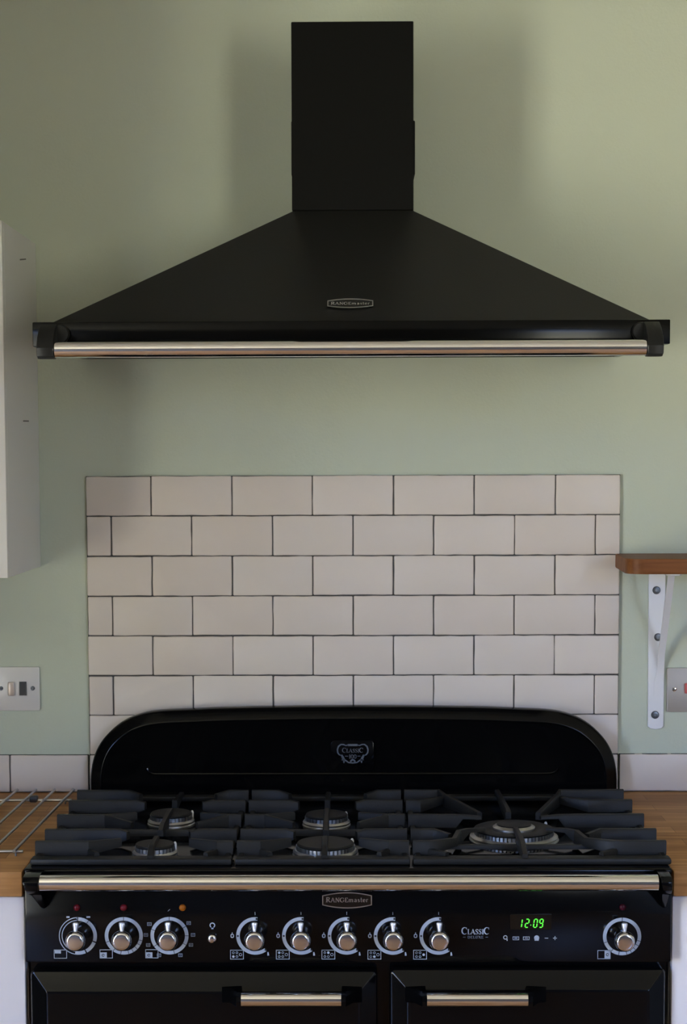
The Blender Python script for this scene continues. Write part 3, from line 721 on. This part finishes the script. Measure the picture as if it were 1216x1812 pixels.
# wok support
mb = MB(); x0, x1, cx, cy = .0908, .4900, .264, -.418
frame_rails(mb, x0, x1)
for s_, xe in ((-1, x0), (1, x1)):
    blade(mb, [(xe - s_ * .0005, YS[0]), (cx + s_ * .110, YS[0]), (cx + s_ * .098, YS[0] - .045)], .0105, taper=[0, 0, .002])
    blade(mb, [(cx + s_ * .100, YS[0] - .042), (cx + s_ * .050, cy + .085)], .0095, taper=[0, .003])
    blade(mb, [(xe - s_ * .0005, YS[1]), (cx + s_ * .150, YS[1]), (cx + s_ * .103, YS[1] + .05)], .0105, taper=[0, 0, .004])
    blade(mb, [(xe - s_ * .0005, YS[2]), (cx + s_ * .092, YS[2] - .004), (cx + s_ * .080, YS[2] - .006), (cx + s_ * .050, YS[2] - .010)], .0105, taper=[0, 0, 0, .002], lift=[0, 0, .0150, .0150])
    blade(mb, [(xe - s_ * .0005, YS[3]), (cx + s_ * .135, YS[3]), (cx + s_ * .110, YS[3] - .025)], .0105, taper=[0, 0, .003])
    blade(mb, [(xe - s_ * .0005, YS[4]), (cx + s_ * .145, YS[4]), (cx + s_ * .105, YS[4] + .032), (cx + s_ * .095, YS[4] + .075)], .0105, taper=[0, 0, .003, 0])
    blade(mb, [(cx + s_ * .096, YS[4] + .072), (cx + s_ * .080, YS[4] + .087), (cx + s_ * .052, cy - .032)], .0095, taper=[0, 0, .003], lift=[0, .0150, .0150])
    blade(mb, [(cx + s_ * .148, YS[4]), (cx + s_ * .120, -.585)], .0085, ZL + .006)
blade(mb, [(cx, -.108), (cx, -.315), (cx, -.325)], .0095, taper=[.008, 0, .004])
blade(mb, [(cx, -.452), (cx, -.498), (cx, -.510), (cx, -.560), (cx, -.598)], .0095, taper=[.002, 0, 0, 0, .012], lift=[.0150, .0150, 0, 0, 0])
blade(mb, [(x0 + .006, -.520), (x1 - .006, -.520)], .009, ZL + .003)
tag(mb.build('pan_support', M['iron'], angle=40), 'wide black cast-iron pan support over the single large wok burner', 'pan support')

# ------------------------------------------------------------------ cooker hood
hd = thing('cooker_hood', 'black pyramid chimney cooker hood with chrome rail on the green wall', 'cooker hood', (-.004, -.25, 1.71))
mb = MB(); mb.box(-.1030, .1038, -.270, -.001, 1.955, 2.2700, .0012, 1); mb.box(-.1020, .1038, -.268, -.001, 1.90, 1.956, .0006, 1); chim = mb.build('chimney', M['ductblack'], hd)
for s_, xw in ((-1, -.1030), (1, .1038)):
    mb = MB()
    loops = []
    for off, (ya, yb_, za, zb_) in ((0, (-.235, -.09, 2.020, 2.112)), (.0030 if s_ > 0 else .0014, (-.2345, -.0905, 2.0205, 2.1115)), (.0040 if s_ > 0 else .0020, (-.233, -.092, 2.022, 2.110))):
        loops.append([(xw + s_ * off, ya, za), (xw + s_ * off, yb_, za), (xw + s_ * off, yb_, zb_), (xw + s_ * off, ya, zb_)])
    mb.loft(loops)
    mb.build('vent_grille', M['ductblack'], chim)
HX0, HX1, HZ0, HZ1, HY = -.5065, .4985, 1.7115, 1.7498, -.500
mb = MB(); mb.loft([[(-.4825, -.478, HZ1 - .0005), (.4745, -.478, HZ1 - .0005), (.4745, -.001, HZ1 - .0005), (-.4825, -.001, HZ1 - .0005)],
                    [(-.1025, -.270, 1.9540), (.1036, -.270, 1.9540), (.1036, -.001, 1.9540), (-.1025, -.001, 1.9540)]])
bmesh.ops.bevel(mb.bm, geom=[e for e in mb.bm.edges if abs(e.verts[0].co.z - e.verts[1].co.z) > .05], offset=.002, segments=2, profile=.5, affect='EDGES')
mb.build('canopy', M['hoodblack'], hd, angle=20)
mb = MB()
# hollow rim: four sides, top flange, recessed underside
mb.box(HX0, HX1, HY, HY + .012, HZ0, HZ1, .0015, 2); 
for xa_, xb_ in ((HX0, HX0 + .012), (HX1 - .012, HX1)):
    mb.prism([(HY + .0122, HZ0), (-.001, HZ0 + .010), (-.001, HZ1), (HY + .0122, HZ1)], 'x', xa_, xb_, .001, 1)
mb.box(HX0 + .0122, HX1 - .0122, -.02, -.001, HZ0 + .010, HZ1, .001, 1); mb.box(HX0 + .0122, HX1 - .0122, HY + .0122, -.0202, HZ0 + .022, HZ1 - .001)
mb.build('canopy_rim', M['rimblack'], hd)
for xa, xb in ((-.40, -.14), (-.13, .12), (.13, .39)):
    mb = MB(); mb.box(xa, xb, -.42, -.12, HZ0 + .013, HZ0 + .0218, .002, 1); o = mb.build('grease_filter', M['steel'], hd)
mb = MB(); mb.lathe([(.0110, 0), (.0125, .0015), (.0125, .9195), (.0110, .921)], (-.4658, -.535, 1.7038), 'x', 48); o = mb.build('rail', M['chrome'], hd); o['label'] = 'chrome rail along the hood front'
for s_, xa, xb, xd in ((-1, -.4915, -.4655, -.463), (1, .4795, .4550, .453)):
    mb = MB()
    prof = [(-.4995, 1.7440), (-.512, 1.7455), (-.528, 1.7370), (-.545, 1.7220), (-.552, 1.7060), (-.550, 1.6935), (-.541, 1.6895), (-.520, 1.6905), (-.507, 1.7000), (-.4995, 1.7140)]
    mb.prism(prof, 'x', min(xa, xb), max(xa, xb), .002, 2)
    br = mb.build('rail_bracket', M['hoodblack'], hd, angle=28)
    mb = MB(); mb.lathe([(.0155, 0), (.0155, .004), (.0135, .007), (.008, .008)], (xd, -.4998, 1.7305), '-y', 32); mb.build('fixing_boss', M['hoodblack'], br)
# hood badge lies on the sloping canopy front
slope = Vector((0, .208, .2045)).normalized(); nrm = Vector((0, -slope.z, slope.y)); org = Vector((-.0045, -.478 + .036 * .208 / .2045, HZ1 + .036))
org = Vector((-.0045, -.478 + (1.7800 - HZ1) * .208 / .2042, 1.7800))
def hoodM(x, z, d=0): return org + Vector((x, 0, 0)) + slope * (z / slope.z * 1.0) * .82 + nrm * (d + .0003)
badge(hd, 0, 0, 0, .0735, .0115, .0042, M2=hoodM)

# ------------------------------------------------------------------ wall cabinet on the left
wc = thing('wall_cabinet', 'white wall cabinet at the left edge beside the cooker hood', 'cabinet', (-.89, -.155, 1.332))
mb = MB(); mb.box(-1.19, -.5915, -.2905, -.001, 1.332, 1.936, .0008, 1); mb.build('body', M['melamine'], wc)
mb = MB(); mb.box(-1.19, -.5915, -.3095, -.2909, 1.332, 1.936, .0012, 2); mb.build('door', M['melamine'], wc)
for (ya, za, yb_, zb_) in ((-.155, 1.8885, -.100, 1.8960), (-.150, 1.6030, -.098, 1.6040)):
    mb = MB(); d = Vector((0, yb_ - ya, zb_ - za)).normalized(); n_ = Vector((0, -d.z, d.y)) * .0012
    A, B_ = Vector((-.5916, ya, za)), Vector((-.5916, yb_, zb_))
    mb.loft([[A - n_, A + n_, B_ + n_, B_ - n_], [v + Vector((.0005, 0, 0)) for v in (A - n_, A + n_, B_ + n_, B_ - n_)]])
    mb.build('fixing_slot', M['slot'], wc)

# ------------------------------------------------------------------ shelf and its bracket on the right
mb = MB()
out = arc(.488 + .030, -.182 + .030, .030, 180, 270, 10)
pts = [(.494, -.0005)] + [(.4985 - (.0105 if p[0] < .5 else 0) + 0, p[1]) if False else p for p in out] + [(1.35, -.182), (1.35, -.0005)]
mb.prism(pts, 'z', 1.3265, 1.3535, .0035, 3)
tag(mb.build('wooden_shelf', M['shelf'], angle=40), 'short brown wooden wall shelf with rounded corner, right of the splashback', 'shelf')
sb = thing('shelf_bracket', 'white metal bracket screwed to the wall under the wooden shelf', 'bracket', (.575, -.08, 1.02))
xa, xb = .5575, .5895
mb = MB(); mb.prism([(xa + .001, 1.0245), (xa + .006, 1.0205), ((xa + xb) / 2, 1.0190), (xb - .006, 1.0205), (xb - .001, 1.0245), (xb, 1.3262), (xa, 1.3262)], 'y', -.0005, -.0040, .0008, 1); mb.build('wall_arm', M['whitemetal'], sb)
mb = MB(); mb.prism([(xa + .004, -.0042), (xb - .001, -.0042), (xb - .001, -.160), (xb - .006, -.166), (xa + .010, -.166), (xa + .004, -.160)], 'z', 1.3222, 1.3262, .0008, 1); mb.build('shelf_arm', M['whitemetal'], sb)
mb = MB()
# folded triangular rib from low on the wall arm up to the tip of the shelf arm
strip = [(.565, .577, -.156, 1.3221), (.566, .578, -.150, 1.3180), (.5735, .5862, -.022, 1.1640), (.5745, .5880, -.0065, 1.1340), (.5700, .5875, -.0048, 1.1100), (.5695, .5720, -.0046, 1.0800)]
nb = Vector((0, .77, .64)) * .003
mb.loft([[(a_, y_, z_), (b_, y_, z_), (b_, y_ + (nb.y if i < 3 else .0006), z_ + (nb.z if 0 < i < 3 else 0)), (a_, y_ + (nb.y if i < 3 else .0006), z_ + (nb.z if 0 < i < 3 else 0))] for i, (a_, b_, y_, z_) in enumerate(strip)])
mb.build('brace', M['whitemetal'], sb)
for zz in (1.2840, 1.1950, 1.0470):
    xx = .5722 if zz > 1.2 or zz < 1.1 else .5762
    mb = MB(); mb.lathe([(.0075, .0040), (.0075, .0052), (.0062, .0068), (.0030, .0074), (.0028, .0062)], (xx, 0, zz), '-y', 24); mb.build('screw', M['screw'], sb)

# ------------------------------------------------------------------ electrical plates
sp = thing('switch_plate', 'silver double switch plate on the wall left of the splashback', 'switch', (-.637, -.004, 1.058))
mb = MB(); mb.prism(rrect(-.6825, -.5968, 1.0575, 1.1412, .003, 4), 'y', -.0005, -.0062, .0012, 2); mb.build('plate', M['platewhite'], sp)
mb = MB(); mb.box(-.6565, -.6438, -.0125, -.0064, 1.0865, 1.1130, .0025, 2); o = mb.build('rocker', M['brass'], sp); o['label'] = 'pale metal rocker'
mb = MB(); mb.loft([[(-.6352, -.0064, 1.0868), (-.6215, -.0064, 1.0868), (-.6215, -.0064, 1.1132), (-.6352, -.0064, 1.1132)], [(-.6346, -.0110, 1.0875), (-.6221, -.0110, 1.0875), (-.6221, -.0082, 1.1125), (-.6346, -.0082, 1.1125)]]); o = mb.build('rocker', M['blackplastic'], sp); o['label'] = 'black rocker'
for xx in (-.6700, -.6096):
    mb = MB(); mb.lathe([(.0040, .0058), (.0040, .0068), (.0030, .0076), (.001, .0078)], (xx, 0, 1.1005), '-y', 20); s_ = mb.build('screw', M['screw'], sp)
    mb = MB(); mb.box(xx - .0030, xx + .0030, -.0081, -.0070, 1.1000, 1.1010); mb.build('screw_slot', M['screwhole'], s_)
sp = thing('socket_plate', 'dull steel outlet plate at the right edge beside the shelf bracket', 'socket', (.63, -.004, 1.052))
mb = MB(); mb.prism(rrect(.5935, .7390, 1.0525, 1.1365, .003, 4), 'y', -.0005, -.0062, .0012, 2); mb.build('plate', M['steel'], sp)
mb = MB(); mb.box(.6265, .6400, -.0110, -.0064, 1.0880, 1.1080, .002, 2); o = mb.build('rocker', M['redrocker'], sp); o['label'] = 'red rocker'
mb = MB(); mb.lathe([(.0040, .0058), (.0040, .0068), (.0030, .0076), (.001, .0078)], (.6078, 0, 1.0958), '-y', 20); s_ = mb.build('screw', M['chrome'], sp)
mb = MB(); mb.box(.6050, .6106, -.0081, -.0070, 1.0953, 1.0963); mb.build('screw_slot', M['screwhole'], s_)

# ------------------------------------------------------------------ wire rack on the left worktop
rk = thing('cooling_rack', 'wire cooling rack lying on the oak worktop at the left edge', 'rack', (-.70, -.28, .90))
ZR_ = .9120
for i in range(11):
    x = -.5290 - i * .0356
    mb = MB(); mb.tube([(x, -.040, ZR_), (x - .0034, -.160, ZR_), (x - .0135, -.536, ZR_)], .0025, 10); mb.build('wire', M['wire'], rk)
for y, sh in ((-.117, .0), (-.521, -.011)):
    mb = MB(); mb.tube([(-.520 + sh, y, ZR_ - .0042), (-.905 + sh, y, ZR_ - .0050)], .0027, 10); mb.build('cross_wire', M['wire'], rk)
for x in (-.5320, -.8840):
    for y in (-.117, -.521):
        xx = x - (.011 if y < -.3 else 0); mb = MB(); mb.tube([(xx, y, ZR_ - .0045), (xx, y, .9004)], .0017, 8); mb.build('foot', M['wire'], rk)
mb = MB(); mb.box(-.5975, -.5825, -.125, -.108, .9045, .9160, .003, 2); o = mb.build('clip', M['blackplastic'], rk); o['label'] = 'small black clip on the back wire'

# bookkeeping used only while building
for o in bpy.data.objects:
    if 'w' in o: del o['w']
